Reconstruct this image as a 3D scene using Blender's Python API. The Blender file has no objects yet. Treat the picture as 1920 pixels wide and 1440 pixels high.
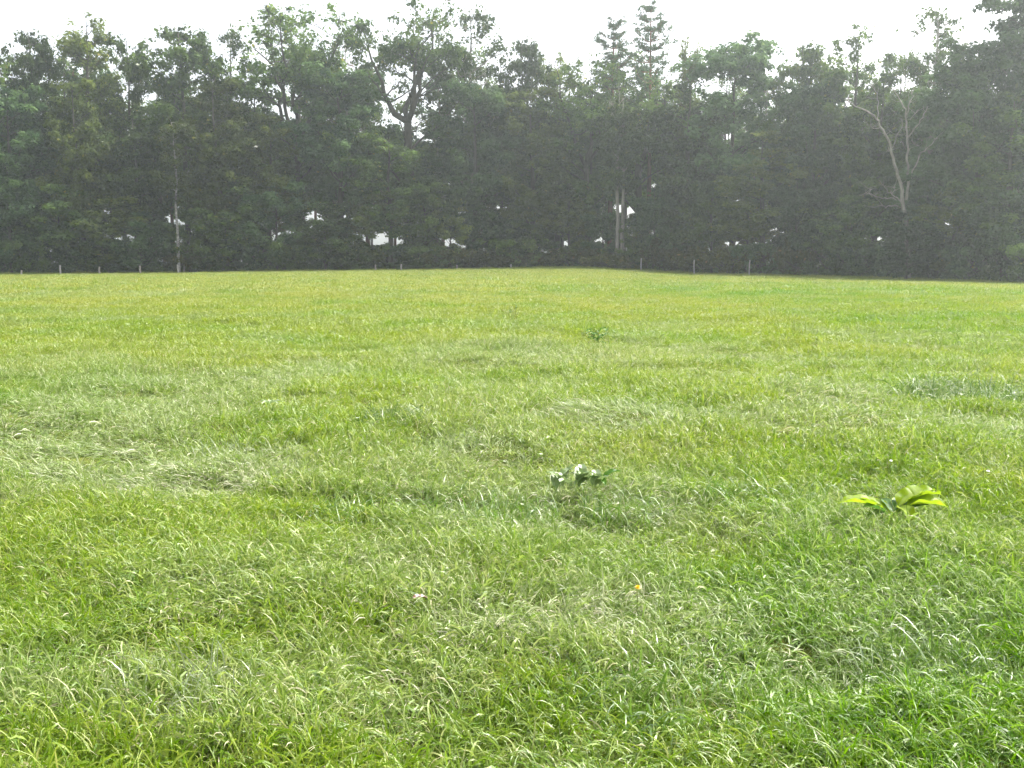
import bpy, math, random
import numpy as np
from mathutils import Vector

R = math.radians
scene = bpy.context.scene
COL = scene.collection

# ------------------------------------------------------------------ camera
F = 1900.0                       # focal length in pixels of the 1920 wide photograph
HY = 488.0                       # row of the horizon
PITCH = math.atan((720 - HY) / F)
CAMZ = 1.25
cam_d = bpy.data.cameras.new('camera')
cam = bpy.data.objects.new('camera', cam_d)
COL.objects.link(cam)
cam.location = (0, 0, CAMZ)
cam.rotation_euler = (R(90) - PITCH, 0, 0)
cam_d.sensor_width = 36
cam_d.lens = 36 * F / 1920
cam_d.clip_start = 0.05
cam_d.clip_end = 5000
scene.camera = cam

# ------------------------------------------------------------------ sky, sun, exposure
SUN_AZ, SUN_EL = 62, 46          # degrees right of the view direction, above the horizon
world = bpy.data.worlds.new('World')
scene.world = world
world.use_nodes = True
wn = world.node_tree
wn.nodes.clear()
wo = wn.nodes.new('ShaderNodeOutputWorld')
bg = wn.nodes.new('ShaderNodeBackground')
sky = wn.nodes.new('ShaderNodeTexSky')
sky.sky_type = 'NISHITA'
sky.sun_disc = False
sky.sun_elevation = R(SUN_EL)
sky.sun_rotation = R(SUN_AZ)
sky.air_density = 1.0
sky.dust_density = 4.0
hs = wn.nodes.new('ShaderNodeHueSaturation')
hs.inputs['Saturation'].default_value = 0.3      # thin white cloud
hs.inputs['Value'].default_value = 1.35
wn.links.new(sky.outputs[0], hs.inputs['Color'])
wn.links.new(hs.outputs[0], bg.inputs[0])
bg.inputs[1].default_value = 0.15
wn.links.new(bg.outputs[0], wo.inputs[0])

sun_d = bpy.data.lights.new('sun', 'SUN')
sun_d.energy = 3.8
sun_d.angle = R(2.5)
sun_d.color = (1.0, 0.95, 0.86)
sun = bpy.data.objects.new('sun', sun_d)
COL.objects.link(sun)
to_sun = Vector((math.sin(R(SUN_AZ)) * math.cos(R(SUN_EL)),
                 math.cos(R(SUN_AZ)) * math.cos(R(SUN_EL)), math.sin(R(SUN_EL))))
sun.rotation_euler = to_sun.to_track_quat('Z', 'Y').to_euler()
sun.location = to_sun * 200

vs = scene.view_settings
vs.view_transform = 'Standard'
vs.look = 'None'
vs.gamma = 1
vs.use_curve_mapping = False
vs.exposure = 1.13
cy = scene.cycles
cy.max_bounces = 6
cy.diffuse_bounces = 3
cy.glossy_bounces = 2
cy.transmission_bounces = 3
cy.volume_bounces = 0
cy.transparent_max_bounces = 4
cy.use_adaptive_sampling = True
cy.adaptive_threshold = 0.05
cy.adaptive_min_samples = 20
cy.use_denoising = True
cy.denoiser = 'OPENIMAGEDENOISE'
cy.denoising_input_passes = 'RGB_ALBEDO_NORMAL'

HAZE_DENSITY = 0.0010

# ------------------------------------------------------------------ helpers
rng = np.random.default_rng(11)


def tag(o, label=None, cat=None, group=None, kind=None):
    if label: o['label'] = label
    if cat: o['category'] = cat
    if group: o['group'] = group
    if kind: o['kind'] = kind
    return o


def smooth(t):
    t = np.clip(t, 0, 1)
    return t * t * (3 - 2 * t)


def _hash(ix, iy, s):
    n = (ix.astype(np.int64) * 374761393 + iy.astype(np.int64) * 668265263 + s * 974634777) & 0x7fffffff
    n = ((n ^ (n >> 13)) * 1274126177) & 0x7fffffff
    return ((n ^ (n >> 16)) & 0xffff) / 65535.0


def vnoise(x, y, s=0):
    x = np.asarray(x, float); y = np.asarray(y, float)
    ix = np.floor(x); iy = np.floor(y)
    fx = smooth(x - ix); fy = smooth(y - iy)
    a = _hash(ix, iy, s); b = _hash(ix + 1, iy, s); c = _hash(ix, iy + 1, s); d = _hash(ix + 1, iy + 1, s)
    return (a * (1 - fx) + b * fx) * (1 - fy) + (c * (1 - fx) + d * fx) * fy


def fbm(x, y, s=0, o=3):
    t = 0; a = 0.5; n = 0
    for k in range(o):
        t = t + a * vnoise(x * 2 ** k, y * 2 ** k, s + k * 7); n += a; a *= 0.5
    return t / n


def ray(px, py):
    a = (px - 960) / F; v = (720 - py) / F
    return (a, math.cos(PITCH) + v * math.sin(PITCH), -math.sin(PITCH) + v * math.cos(PITCH))


EDGE_PX = np.array([-900, -300, 0, 300, 600, 800, 1000, 1080, 1150, 1300, 1500, 1700, 1920, 2300, 2900], float)
EDGE_D = np.array([88, 92, 95, 98, 101, 104, 106, 106, 104, 97, 90, 82, 72, 58, 45], float)
EDGE_Y = np.array([518, 518, 516, 513, 509, 507, 503, 502, 505, 514, 518, 524, 533, 548, 566], float)
EDGE_Z = CAMZ - EDGE_D * (EDGE_Y - HY) / F


def edge_dist(px):
    return np.interp(px, EDGE_PX, EDGE_D)


def ground(x, y):
    x = np.asarray(x, float); y = np.asarray(y, float)
    yy = np.maximum(y, 1.0)
    px = 960 + x / yy / 0.9926 * F
    D = np.interp(px, EDGE_PX, EDGE_D)
    Z = np.interp(px, EDGE_PX, EDGE_Z)
    r = yy / D
    z = Z * smooth((r - 0.45) / 0.5)
    d = np.hypot(x, y)
    fade = 1 / (1 + (d / 40) ** 2)
    z = z + (fbm(x * 0.35, y * 0.35, 3) - 0.5) * 0.28 * fade * smooth((d - 1) / 5)
    z = z + (fbm(x * 1.6, y * 1.6, 9) - 0.5) * 0.16 * fade
    for hx, hy, rx, ry, dz in ((-.58, 5.3, .55, .16, -.13), (1.3, 5.2, .35, .15, -.07), (.55, 4.9, .3, .12, -.06), (-1.0, 4.9, .3, .1, -.06), (-2.0, 6.7, .5, .2, -.06), (1.0, 3.0, .4, .2, -.05)):
        z = z + dz * np.exp(-((x - hx) / rx) ** 2 - ((y - hy) / ry) ** 2)
    z = z * (1 - smooth((d - 200) / 300)) - 0.8 * smooth((d - 160) / 350)
    return z


def gz(x, y):
    return float(ground(np.array([x]), np.array([y]))[0])


def place(px, Y):
    """a point on the ground in the column px of the photograph, Y metres ahead"""
    x = Y * (px - 960) / F * 0.9926
    return x, Y, gz(x, Y)


def on_ground(px, py):
    a, b, c = ray(px, py)
    t = -CAMZ / c
    for _ in range(12):
        z = gz(a * t, b * t)
        t = (z - CAMZ) / c
    return a * t, b * t, gz(a * t, b * t)


def height_at(py, Y):
    a, b, c = ray(960, py)
    return CAMZ + Y * c / b


# ------------------------------------------------------------------ materials
def nt(name):
    m = bpy.data.materials.new(name)
    m.use_nodes = True
    m.node_tree.nodes.clear()
    return m, m.node_tree


def vnoise3(P, s=0):
    x, y, z = P[:, 0], P[:, 1], P[:, 2]
    k = np.floor(z); f = smooth(z - k)
    a = vnoise(x + k * 17.3, y - k * 9.1, s); b = vnoise(x + (k + 1) * 17.3, y - (k + 1) * 9.1, s)
    return a * (1 - f) + b * f


def ramp(t, fac, stops):
    r = t.nodes.new('ShaderNodeValToRGB')
    e = r.color_ramp.elements
    while len(e) < len(stops):
        e.new(0.5)
    for i, (p, c) in enumerate(stops):
        e[i].position = p; e[i].color = (*c, 1)
    t.links.new(fac, r.inputs[0])
    return r.outputs[0]


def noise(t, scale, detail=3, vec=None, rough=0.55):
    n = t.nodes.new('ShaderNodeTexNoise')
    n.inputs['Scale'].default_value = scale
    n.inputs['Detail'].default_value = detail
    n.inputs['Roughness'].default_value = rough
    if vec is not None: t.links.new(vec, n.inputs['Vector'])
    return n.outputs['Fac']


def attr(t, name, kind='GEOMETRY'):
    a = t.nodes.new('ShaderNodeAttribute')
    a.attribute_name = name; a.attribute_type = kind
    return a


def mixc(t, fac, a, b, mode='MIX'):
    m = t.nodes.new('ShaderNodeMix')
    m.data_type = 'RGBA'; m.blend_type = mode
    if isinstance(fac, float): m.inputs[0].default_value = fac
    else: t.links.new(fac, m.inputs[0])
    for k, v in ((6, a), (7, b)):
        if isinstance(v, tuple): m.inputs[k].default_value = (*v, 1)
        else: t.links.new(v, m.inputs[k])
    return m.outputs[2]


def leaf_shader(t, col, trans=0.4, gloss=0.12, rough=0.4, tcol=None, spec_tint=(1, 1, 1)):
    out = t.nodes.new('ShaderNodeOutputMaterial')
    d = t.nodes.new('ShaderNodeBsdfDiffuse'); t.links.new(col, d.inputs[0])
    tr = t.nodes.new('ShaderNodeBsdfTranslucent'); t.links.new(tcol if tcol is not None else col, tr.inputs[0])
    m1 = t.nodes.new('ShaderNodeMixShader'); m1.inputs[0].default_value = trans
    t.links.new(d.outputs[0], m1.inputs[1]); t.links.new(tr.outputs[0], m1.inputs[2])
    g = t.nodes.new('ShaderNodeBsdfGlossy'); g.inputs['Roughness'].default_value = rough
    g.inputs[0].default_value = (*spec_tint, 1)
    fr = t.nodes.new('ShaderNodeFresnel'); fr.inputs[0].default_value = 1.42
    mu = t.nodes.new('ShaderNodeMath'); mu.operation = 'MULTIPLY'; mu.inputs[1].default_value = gloss * 5
    mu.use_clamp = True
    t.links.new(fr.outputs[0], mu.inputs[0])
    m2 = t.nodes.new('ShaderNodeMixShader'); t.links.new(mu.outputs[0], m2.inputs[0])
    t.links.new(m1.outputs[0], m2.inputs[1]); t.links.new(g.outputs[0], m2.inputs[2])
    t.links.new(m2.outputs[0], out.inputs[0])


def foliage_mat(name, dark, light, dry_or_glint, trans=0.35):
    m, t = nt(name)
    a = attr(t, 'tint')
    c = ramp(t, a.outputs['Fac'], [(0.0, dark), (0.75, light), (1.0, dry_or_glint)])
    oi = t.nodes.new('ShaderNodeObjectInfo')
    h = t.nodes.new('ShaderNodeHueSaturation')
    mr = t.nodes.new('ShaderNodeMapRange')
    mr.inputs[3].default_value = 0.62; mr.inputs[4].default_value = 1.55
    t.links.new(oi.outputs['Random'], mr.inputs[0])
    t.links.new(mr.outputs[0], h.inputs['Value'])
    mh = t.nodes.new('ShaderNodeMapRange')
    mh.inputs[3].default_value = 0.485; mh.inputs[4].default_value = 0.52
    g = t.nodes.new('ShaderNodeNewGeometry')
    t.links.new(noise(t, 0.18, 2, g.outputs['Position']), mh.inputs[0])
    t.links.new(mh.outputs[0], h.inputs['Hue'])
    t.links.new(c, h.inputs['Color'])
    leaf_shader(t, h.outputs[0], trans, 0.015, 0.5)
    return m


M_LEAF = foliage_mat('broad_leaf', (0.026, 0.056, 0.014), (0.125, 0.190, 0.040), (0.22, 0.22, 0.04), 0.45)
M_LEAF2 = foliage_mat('yellow_green_leaf', (0.050, 0.080, 0.014), (0.175, 0.225, 0.040), (0.26, 0.24, 0.04), 0.5)
M_LEAF3 = foliage_mat('cool_green_leaf', (0.024, 0.056, 0.022), (0.100, 0.165, 0.052), (0.13, 0.17, 0.06), 0.4)
M_BRAMBLE = foliage_mat('bramble_leaf', (0.050, 0.062, 0.014), (0.110, 0.118, 0.026), (0.24, 0.15, 0.05))
M_NEEDLE = foliage_mat('pine_needle', (0.030, 0.056, 0.022), (0.065, 0.105, 0.038), (0.14, 0.12, 0.06), 0.25)


def bark_mat(name, dark, light, scale=3.0, zs=0.25):
    m, t = nt(name)
    out = t.nodes.new('ShaderNodeOutputMaterial')
    p = t.nodes.new('ShaderNodeBsdfPrincipled')
    p.inputs['Roughness'].default_value = 0.9
    p.inputs['Specular IOR Level'].default_value = 0.2
    tc = t.nodes.new('ShaderNodeTexCoord')
    mp = t.nodes.new('ShaderNodeMapping'); mp.inputs['Scale'].default_value = (1, 1, zs)
    t.links.new(tc.outputs['Object'], mp.inputs[0])
    c = ramp(t, noise(t, scale, 5, mp.outputs[0], 0.7), [(0.3, dark), (0.68, light)])
    t.links.new(c, p.inputs['Base Color'])
    b = t.nodes.new('ShaderNodeBump'); b.inputs['Strength'].default_value = 0.6
    b.inputs['Distance'].default_value = 0.03
    t.links.new(noise(t, scale * 3, 4, mp.outputs[0]), b.inputs['Height'])
    t.links.new(b.outputs[0], p.inputs['Normal'])
    t.links.new(p.outputs[0], out.inputs[0])
    return m


M_BARK = bark_mat('oak_bark', (0.035, 0.030, 0.024), (0.12, 0.105, 0.085))
M_BARK_PALE = bark_mat('grey_bark', (0.12, 0.11, 0.09), (0.34, 0.31, 0.27))
M_BARK_PINE = bark_mat('pine_bark', (0.10, 0.055, 0.035), (0.30, 0.16, 0.10))
M_BARK_BIRCH = bark_mat('birch_bark', (0.06, 0.055, 0.05), (0.46, 0.44, 0.41), 2.2, 1.6)
M_DEAD = bark_mat('dead_wood', (0.13, 0.12, 0.10), (0.42, 0.39, 0.34), 4)
M_POST = bark_mat('post_wood', (0.20, 0.18, 0.15), (0.46, 0.42, 0.36), 14, 0.3)
M_POST_PALE = bark_mat('pale_post_wood', (0.26, 0.24, 0.21), (0.52, 0.49, 0.44), 14, 0.3)


def grass_mat():
    m, t = nt('grass_blade')
    tint = attr(t, 'tint')                      # per blade, in the tuft
    pale = attr(t, 'pale', 'INSTANCER')         # per tuft
    g = t.nodes.new('ShaderNodeNewGeometry')
    n1 = noise(t, 0.35, 4, g.outputs['Position'])
    fresh = ramp(t, tint.outputs['Fac'], [(0.0, (0.105, 0.195, 0.016)), (0.5, (0.185, 0.275, 0.030)),
                                          (0.84, (0.265, 0.330, 0.060)), (0.93, (0.40, 0.36, 0.18)),
                                          (1.0, (0.56, 0.50, 0.34))])
    yellow = ramp(t, tint.outputs['Fac'], [(0.0, (0.165, 0.215, 0.030)), (0.5, (0.265, 0.300, 0.052)),
                                           (0.84, (0.350, 0.350, 0.085)), (1.0, (0.58, 0.48, 0.28))])
    sp = t.nodes.new('ShaderNodeSeparateXYZ'); t.links.new(g.outputs['Position'], sp.inputs[0])
    yr = t.nodes.new('ShaderNodeMapRange'); yr.inputs[1].default_value = 4; yr.inputs[2].default_value = 34
    t.links.new(sp.outputs['Y'], yr.inputs[0])
    yn = t.nodes.new('ShaderNodeMath'); yn.operation = 'MULTIPLY_ADD'; yn.use_clamp = True
    yn.inputs[1].default_value = 2.2; yn.inputs[2].default_value = -1.1
    t.links.new(noise(t, 0.22, 3, g.outputs['Position']), yn.inputs[0])
    ys = t.nodes.new('ShaderNodeMath'); ys.operation = 'ADD'; ys.use_clamp = True
    t.links.new(yr.outputs[0], ys.inputs[0]); t.links.new(yn.outputs[0], ys.inputs[1])
    fresh = mixc(t, ys.outputs[0], fresh, yellow)        # yellower farther off: warm haze put into the blade colour, plus random patches
    cool = ramp(t, tint.outputs['Fac'], [(0.0, (0.078, 0.180, 0.016)), (0.6, (0.142, 0.262, 0.026)),
                                         (0.88, (0.22, 0.32, 0.075)), (1.0, (0.50, 0.50, 0.30))])
    grey = ramp(t, tint.outputs['Fac'], [(0.0, (0.155, 0.225, 0.062)), (0.6, (0.250, 0.315, 0.115)),
                                         (0.88, (0.40, 0.42, 0.26)), (1.0, (0.64, 0.60, 0.48))])
    cf = t.nodes.new('ShaderNodeMapRange')
    cf.inputs[1].default_value = 0.47; cf.inputs[2].default_value = 0.63
    t.links.new(n1, cf.inputs[0])
    cl = attr(t, 'cool', 'INSTANCER')
    ad = t.nodes.new('ShaderNodeMath'); ad.operation = 'ADD'; ad.use_clamp = True
    hf = t.nodes.new('ShaderNodeMath'); hf.operation = 'MULTIPLY'; hf.inputs[1].default_value = 0.55
    t.links.new(cf.outputs[0], hf.inputs[0])
    t.links.new(hf.outputs[0], ad.inputs[0]); t.links.new(cl.outputs['Fac'], ad.inputs[1])
    c = mixc(t, ad.outputs[0], fresh, cool)
    c = mixc(t, pale.outputs['Fac'], c, grey)  # grey carries the painted sky sheen of the bent blades
    h = t.nodes.new('ShaderNodeHueSaturation')
    h.inputs['Saturation'].default_value = 1.1; h.inputs['Value'].default_value = 1.25
    t.links.new(c, h.inputs['Color'])
    leaf_shader(t, c, 0.42, 0.010, 0.5, h.outputs[0])
    return m


M_GRASS = grass_mat()


def ground_mat():
    m, t = nt('meadow_ground')
    out = t.nodes.new('ShaderNodeOutputMaterial')
    p = t.nodes.new('ShaderNodeBsdfPrincipled')
    p.inputs['Roughness'].default_value = 1.0
    p.inputs['Specular IOR Level'].default_value = 0.1
    g = t.nodes.new('ShaderNodeNewGeometry')
    c1 = ramp(t, noise(t, 0.3, 4, g.outputs['Position']), [(0.35, (0.11, 0.14, 0.024)), (0.65, (0.16, 0.18, 0.04))])
    c2 = ramp(t, noise(t, 9, 5, g.outputs['Position'], 0.7), [(0.3, (0.5, 0.5, 0.5)), (0.75, (1.15, 1.15, 1.1))])
    c = mixc(t, 1.0, c1, c2, 'MULTIPLY')
    t.links.new(c, p.inputs['Base Color'])
    b = t.nodes.new('ShaderNodeBump'); b.inputs['Distance'].default_value = 0.05
    t.links.new(noise(t, 14, 4, g.outputs['Position']), b.inputs['Height'])
    t.links.new(b.outputs[0], p.inputs['Normal'])
    t.links.new(p.outputs[0], out.inputs[0])
    return m


def floor_mat():
    m, t = nt('forest_floor')
    out = t.nodes.new('ShaderNodeOutputMaterial')
    p = t.nodes.new('ShaderNodeBsdfPrincipled')
    p.inputs['Roughness'].default_value = 1.0
    g = t.nodes.new('ShaderNodeNewGeometry')
    c = ramp(t, noise(t, 1.3, 5, g.outputs['Position'], 0.7), [(0.3, (0.03, 0.035, 0.015)), (0.55, (0.07, 0.065, 0.03)), (0.75, (0.13, 0.10, 0.055))])
    t.links.new(c, p.inputs['Base Color'])
    t.links.new(p.outputs[0], out.inputs[0])
    return m


def simple_leaf_mat(name, c0, c1, trans=0.45, gloss=0.12, rough=0.35, scale=18):
    m, t = nt(name)
    tc = t.nodes.new('ShaderNodeTexCoord')
    c = ramp(t, noise(t, scale, 3, tc.outputs['Object']), [(0.3, c0), (0.7, c1)])
    leaf_shader(t, c, trans, gloss, rough)
    return m


# ------------------------------------------------------------------ mesh helpers
class MB:
    def __init__(self):
        self.v = []; self.f = []; self.n = 0

    def tube(self, pts, rad, sides=6, cap=True, flat=1.0):
        pts = np.asarray(pts, float); rad = np.asarray(rad, float)
        k = len(pts)
        tan = np.gradient(pts, axis=0)
        tan /= np.linalg.norm(tan, axis=1)[:, None] + 1e-9
        ref = np.array([0.0, 1.0, 0.0]) if abs(tan[:, 1]).max() < 0.9 else np.array([1.0, 0, 0])
        a = np.cross(tan, ref); a /= np.linalg.norm(a, axis=1)[:, None] + 1e-9
        b = np.cross(tan, a)
        th = np.arange(sides) * 2 * np.pi / sides
        ring = a[:, None, :] * np.cos(th)[None, :, None] + b[:, None, :] * np.sin(th)[None, :, None] * flat
        V = pts[:, None, :] + ring * rad[:, None, None]
        base = self.n
        self.v.append(V.reshape(-1, 3)); self.n += k * sides
        for i in range(k - 1):
            for j in range(sides):
                j2 = (j + 1) % sides
                self.f.append((base + i * sides + j, base + i * sides + j2,
                               base + (i + 1) * sides + j2, base + (i + 1) * sides + j))
        if cap:
            self.f.append(tuple(base + (k - 1) * sides + j for j in range(sides)))
            self.f.append(tuple(base + j for j in reversed(range(sides))))

    def mesh(self, name, mat, smooth_=True):
        me = bpy.data.meshes.new(name)
        me.from_pydata(np.concatenate(self.v).tolist(), [], self.f)
        me.materials.append(mat)
        if smooth_: me.polygons.foreach_set('use_smooth', [True] * len(me.polygons))
        me.update()
        return me


def quads_mesh(name, V, nf, mat, tint, vpf=4, faces=None):
    me = bpy.data.meshes.new(name)
    me.vertices.add(len(V)); me.vertices.foreach_set('co', np.asarray(V, np.float32).ravel())
    if faces is None:
        idx = np.arange(nf * vpf)
        sizes = np.full(nf, vpf)
    else:
        idx, sizes = faces
    me.loops.add(len(idx)); me.loops.foreach_set('vertex_index', idx.astype(np.int32))
    me.polygons.add(len(sizes))
    me.polygons.foreach_set('loop_start', np.concatenate([[0], np.cumsum(sizes)[:-1]]).astype(np.int32))
    at = me.attributes.new('tint', 'FLOAT', 'FACE')
    at.data.foreach_set('value', np.asarray(tint, np.float32))
    me.materials.append(mat)
    me.update(calc_edges=True)
    return me


def leaves(centers, radii, per, size, r, flat=0.75, outward=0.75, elong=1.6, droop=0.0):
    """leaf-sized quads in ellipsoid clumps round the branch ends"""
    centers = np.asarray(centers); radii = np.asarray(radii)
    n = np.maximum(6, (per * (radii / radii.mean()) ** 2).astype(int))
    C = np.repeat(centers, n, 0); RR = np.repeat(radii, n)
    ct = np.repeat(r.random(len(centers)), n)
    N = len(C)
    d = r.normal(size=(N, 3)); d /= np.linalg.norm(d, axis=1)[:, None]
    rad = r.random(N) ** 0.5
    off = d * (rad * RR)[:, None]; off[:, 2] *= flat
    P = C + off
    nrm = d * outward + np.array([0, 0, 0.5]) + r.normal(size=(N, 3)) * 0.38
    nrm /= np.linalg.norm(nrm, axis=1)[:, None]
    a = np.cross(nrm, r.normal(size=(N, 3))); a /= np.linalg.norm(a, axis=1)[:, None]
    b = np.cross(nrm, a)
    s = size * (0.6 + 0.8 * r.random(N))
    L = a * (s * elong / 2)[:, None]; W = b * (s / 2)[:, None]
    V = np.stack([P - L, P - W + L * 0.1, P + L, P + W + L * 0.1], 1)
    tint = np.clip(0.62 * ct + 0.22 * r.random(N), 0, 0.84)
    tint[r.random(N) < 0.012] = 1.0
    return V.reshape(-1, 3), tint


# ------------------------------------------------------------------ tree prototypes (unit: metres, scaled per tree)
PROTO = {}


def curve_pts(p0, p1, k, wob, r, sag=0.0):
    t = np.linspace(0, 1, k)[:, None]
    p = p0 + (p1 - p0) * t
    L = np.linalg.norm(p1 - p0)
    w = np.cumsum(r.normal(size=(k, 3)), 0) * wob * L / k
    w -= w[0]
    p = p + w
    p[:, 2] += sag * L * (np.sin(t[:, 0] * np.pi))
    return p


def broad(name, seed, H=24.0, Wd=9.0, cb=0.25, limbs=18, per=150, size=0.24, lean=0.0, fork=False,
          mat=M_LEAF, bark=M_BARK, r0=0.32, top_sparse=0.3, narrow=0.0, csize=1.0, subs=5, profile=1.0, thin=1.12, gap=False):
    if H > 12:
        subs, per = 9, per * 0.56
    elif H > 5:
        subs, per = 8, per * 0.6
    r = np.random.default_rng(seed)
    mb = MB()
    cen = []; rad = []
    if fork:
        zf = H * (0.57 if gap else 0.50)
        tp = curve_pts(np.array([0, 0, 0.0]), np.array([0.2, 0, zf]), 7, 0.05, r)
        mb.tube(tp, np.linspace(r0, r0 * 0.75, 7), 8)
        stems = []
        nst = 4
        for k in range(nst):
            a = k * 2 * np.pi / nst + r.uniform(-.4, .4)
            e = np.array([math.cos(a) * Wd * 0.30, math.sin(a) * Wd * 0.3, H * r.uniform(0.82, 0.95)])
            sp = curve_pts(tp[-1], e, 9, 0.30, r)
            sp[1:4, :2] += (np.array([math.cos(a), math.sin(a)]) * 0.5)
            mb.tube(sp, np.linspace(r0 * 0.6, 0.05, 9), 7)
            stems.append(sp)
        low = curve_pts(tp[-1], tp[-1], 2, 0, r)
        stems.append(tp)
    else:
        tp = curve_pts(np.array([0, 0, 0.0]), np.array([lean, 0, H * 0.93]), 14, 0.04, r)
        mb.tube(tp, r0 * (1 - np.linspace(0, 1, 14)) ** 0.8 + 0.03, 8)
        stems = [tp]
    for k in range(limbs):
        st = stems[k % len(stems)]
        if fork and k % len(stems) == len(stems) - 1:
            u = r.uniform(0.45, 0.98)
        else:
            u = r.uniform(max(cb, 0.05), 0.97) if not fork else r.uniform(0.25, 1.0)
        i = u * (len(st) - 1); i0 = int(min(i, len(st) - 2)); p0 = st[i0] + (st[i0 + 1] - st[i0]) * (i - i0)
        zr = p0[2] / H
        env = math.sin(math.pi * min(1, max(0.0, (zr - cb * 0.6) / (1 - cb * 0.6))) ** (0.75 * profile)) ** 0.6
        env = max(env, 0.25)
        a = k * 2.4 + r.uniform(-.5, .5)
        ln = Wd / 2 * env * r.uniform(0.65, 1.05) * (1 - narrow)
        rise = r.uniform(0.15, 0.75) * ln + (0.4 if zr < 0.5 else 0.1) * ln
        p1 = np.array([p0[0] * 0.6 + math.cos(a) * ln, p0[1] * 0.6 + math.sin(a) * ln, min(p0[2] + rise, H - 0.4)])
        lp = curve_pts(p0, p1, 7, 0.2, r)
        mb.tube(lp, np.linspace(max(0.035, r0 * 0.36 * (1.15 - zr)), 0.02, 7), 5, cap=False)
        for s in range(subs):
            j = r.uniform(0.3, 1.0) * 6; j0 = int(min(j, 5)); q0 = lp[j0] + (lp[j0 + 1] - lp[j0]) * (j - j0)
            dr = r.normal(size=3); dr[2] = abs(dr[2]) * 0.8 + 0.15; dr /= np.linalg.norm(dr)
            dr[:2] += np.array([math.cos(a), math.sin(a)]) * 0.4
            q1 = q0 + dr * r.uniform(0.5, 1.7) * Wd / 9
            q1[2] = min(q1[2], H - 0.25)
            mb.tube(np.array([q0, (q0 + q1) / 2 + r.normal(size=3) * 0.1, q1]), [0.025, 0.018, 0.01], 3, cap=False)
            if gap and 0.54 < q1[2] / H < 0.76 and r.random() < 0.85: continue
            if r.random() < top_sparse * max(0, (q1[2] / H - 0.45) / 0.5): continue
            cen.append(q1); rad.append(r.uniform(0.5, 1.05) * csize)
            if r.random() < 0.6:
                cen.append((q0 + q1) / 2 + r.normal(size=3) * 0.3); rad.append(r.uniform(0.4, 0.85) * csize)
        if not (gap and 0.54 < p1[2] / H < 0.76): cen.append(p1); rad.append(r.uniform(0.5, 0.9) * csize)
    for st in stems:
        if st[-1][2] > H * 0.6:
            for _ in range(3):
                q = st[-1] + np.array([r.normal() * 0.5, r.normal() * 0.5, 0]); q[2] = min(H - 0.3, st[-1][2] + r.uniform(0, H * 0.05))
                mb.tube(np.array([st[-1], q]), [0.03, 0.012], 3, cap=False)
                cen.append(q); rad.append(r.uniform(0.4, 0.7) * csize)
    V, tint = leaves(cen, rad, per, size, r)
    if H > 12 and thin > 0:                     # the tops are open, sky shows between the leaf clumps
        Q = V.reshape(-1, 4, 3); c = Q[:, 0]
        u = np.clip((c[:, 2] / H - 0.50) / 0.42, 0, 1)
        kp = (vnoise3(c * 0.95, seed) > 0.50 * thin * u) & (r.random(len(c)) > 0.5 * thin * u)
        V = Q[kp].reshape(-1, 3); tint = tint[kp]
    V[:, 2] = np.maximum(V[:, 2], 0.05) if H > 4 else V[:, 2]
    crown = quads_mesh(name + '_crown', V, len(V) // 4, mat, tint)
    PROTO[name] = dict(trunk=mb.mesh(name + '_trunk', bark), crown=crown, H=H, W=Wd)


def pine(name, seed, H=26.0, Wd=6.5, cb=0.5, whorls=15):
    r = np.random.default_rng(seed)
    mb = MB(); cen = []; rad = []
    tp = curve_pts(np.array([0, 0, 0.0]), np.array([0.3, 0, H * 0.985]), 16, 0.02, r)
    mb.tube(tp, 0.26 * (1 - np.linspace(0, 1, 16)) ** 0.7 + 0.03, 8)
    for w in range(whorls):
        u = cb + (1 - cb) * (w / (whorls - 0.5)) ** 0.9
        i = u * 15; i0 = int(min(i, 14)); p0 = tp[i0] + (tp[i0 + 1] - tp[i0]) * (i - i0)
        env = (1 - u) / (1 - cb)
        ln0 = Wd / 2 * (0.28 + 1.0 * env ** 0.65) * (1.15 if w % 2 else .8)
        for k in range(6 if env > .15 else 4):
            a = k * 1.257 + w * 0.9 + r.uniform(-.4, .4)
            ln = ln0 * r.uniform(0.55, 1.15)
            up = ln * (0.15 + 0.45 * (1 - env)) + r.uniform(-.2, .3)
            p1 = p0 + np.array([math.cos(a) * ln, math.sin(a) * ln, up])
            p1[2] = min(p1[2], H)
            lp = curve_pts(p0, p1, 6, 0.1, r, sag=-0.12)
            mb.tube(lp, np.linspace(0.05, 0.015, 6), 4, cap=False)
            for s in range(7):
                j = r.uniform(0.3, 1.0) * 5; j0 = int(min(j, 4)); q = lp[j0] + (lp[j0 + 1] - lp[j0]) * (j - j0)
                q = q + np.array([r.normal() * .2, r.normal() * .2, 0.08])
                cen.append(q); rad.append(r.uniform(0.25, 0.5))
            cen.append(p1); rad.append(0.4)
    cen.append(tp[-1]); rad.append(0.3)
    V, tint = leaves(cen, np.array(rad), 15, 0.12, r, flat=0.4, outward=0.2, elong=2.6)
    PROTO[name] = dict(trunk=mb.mesh(name + '_trunk', M_BARK_PINE), crown=quads_mesh(name + '_crown', V, len(V) // 4, M_NEEDLE, tint), H=H, W=Wd)


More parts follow.
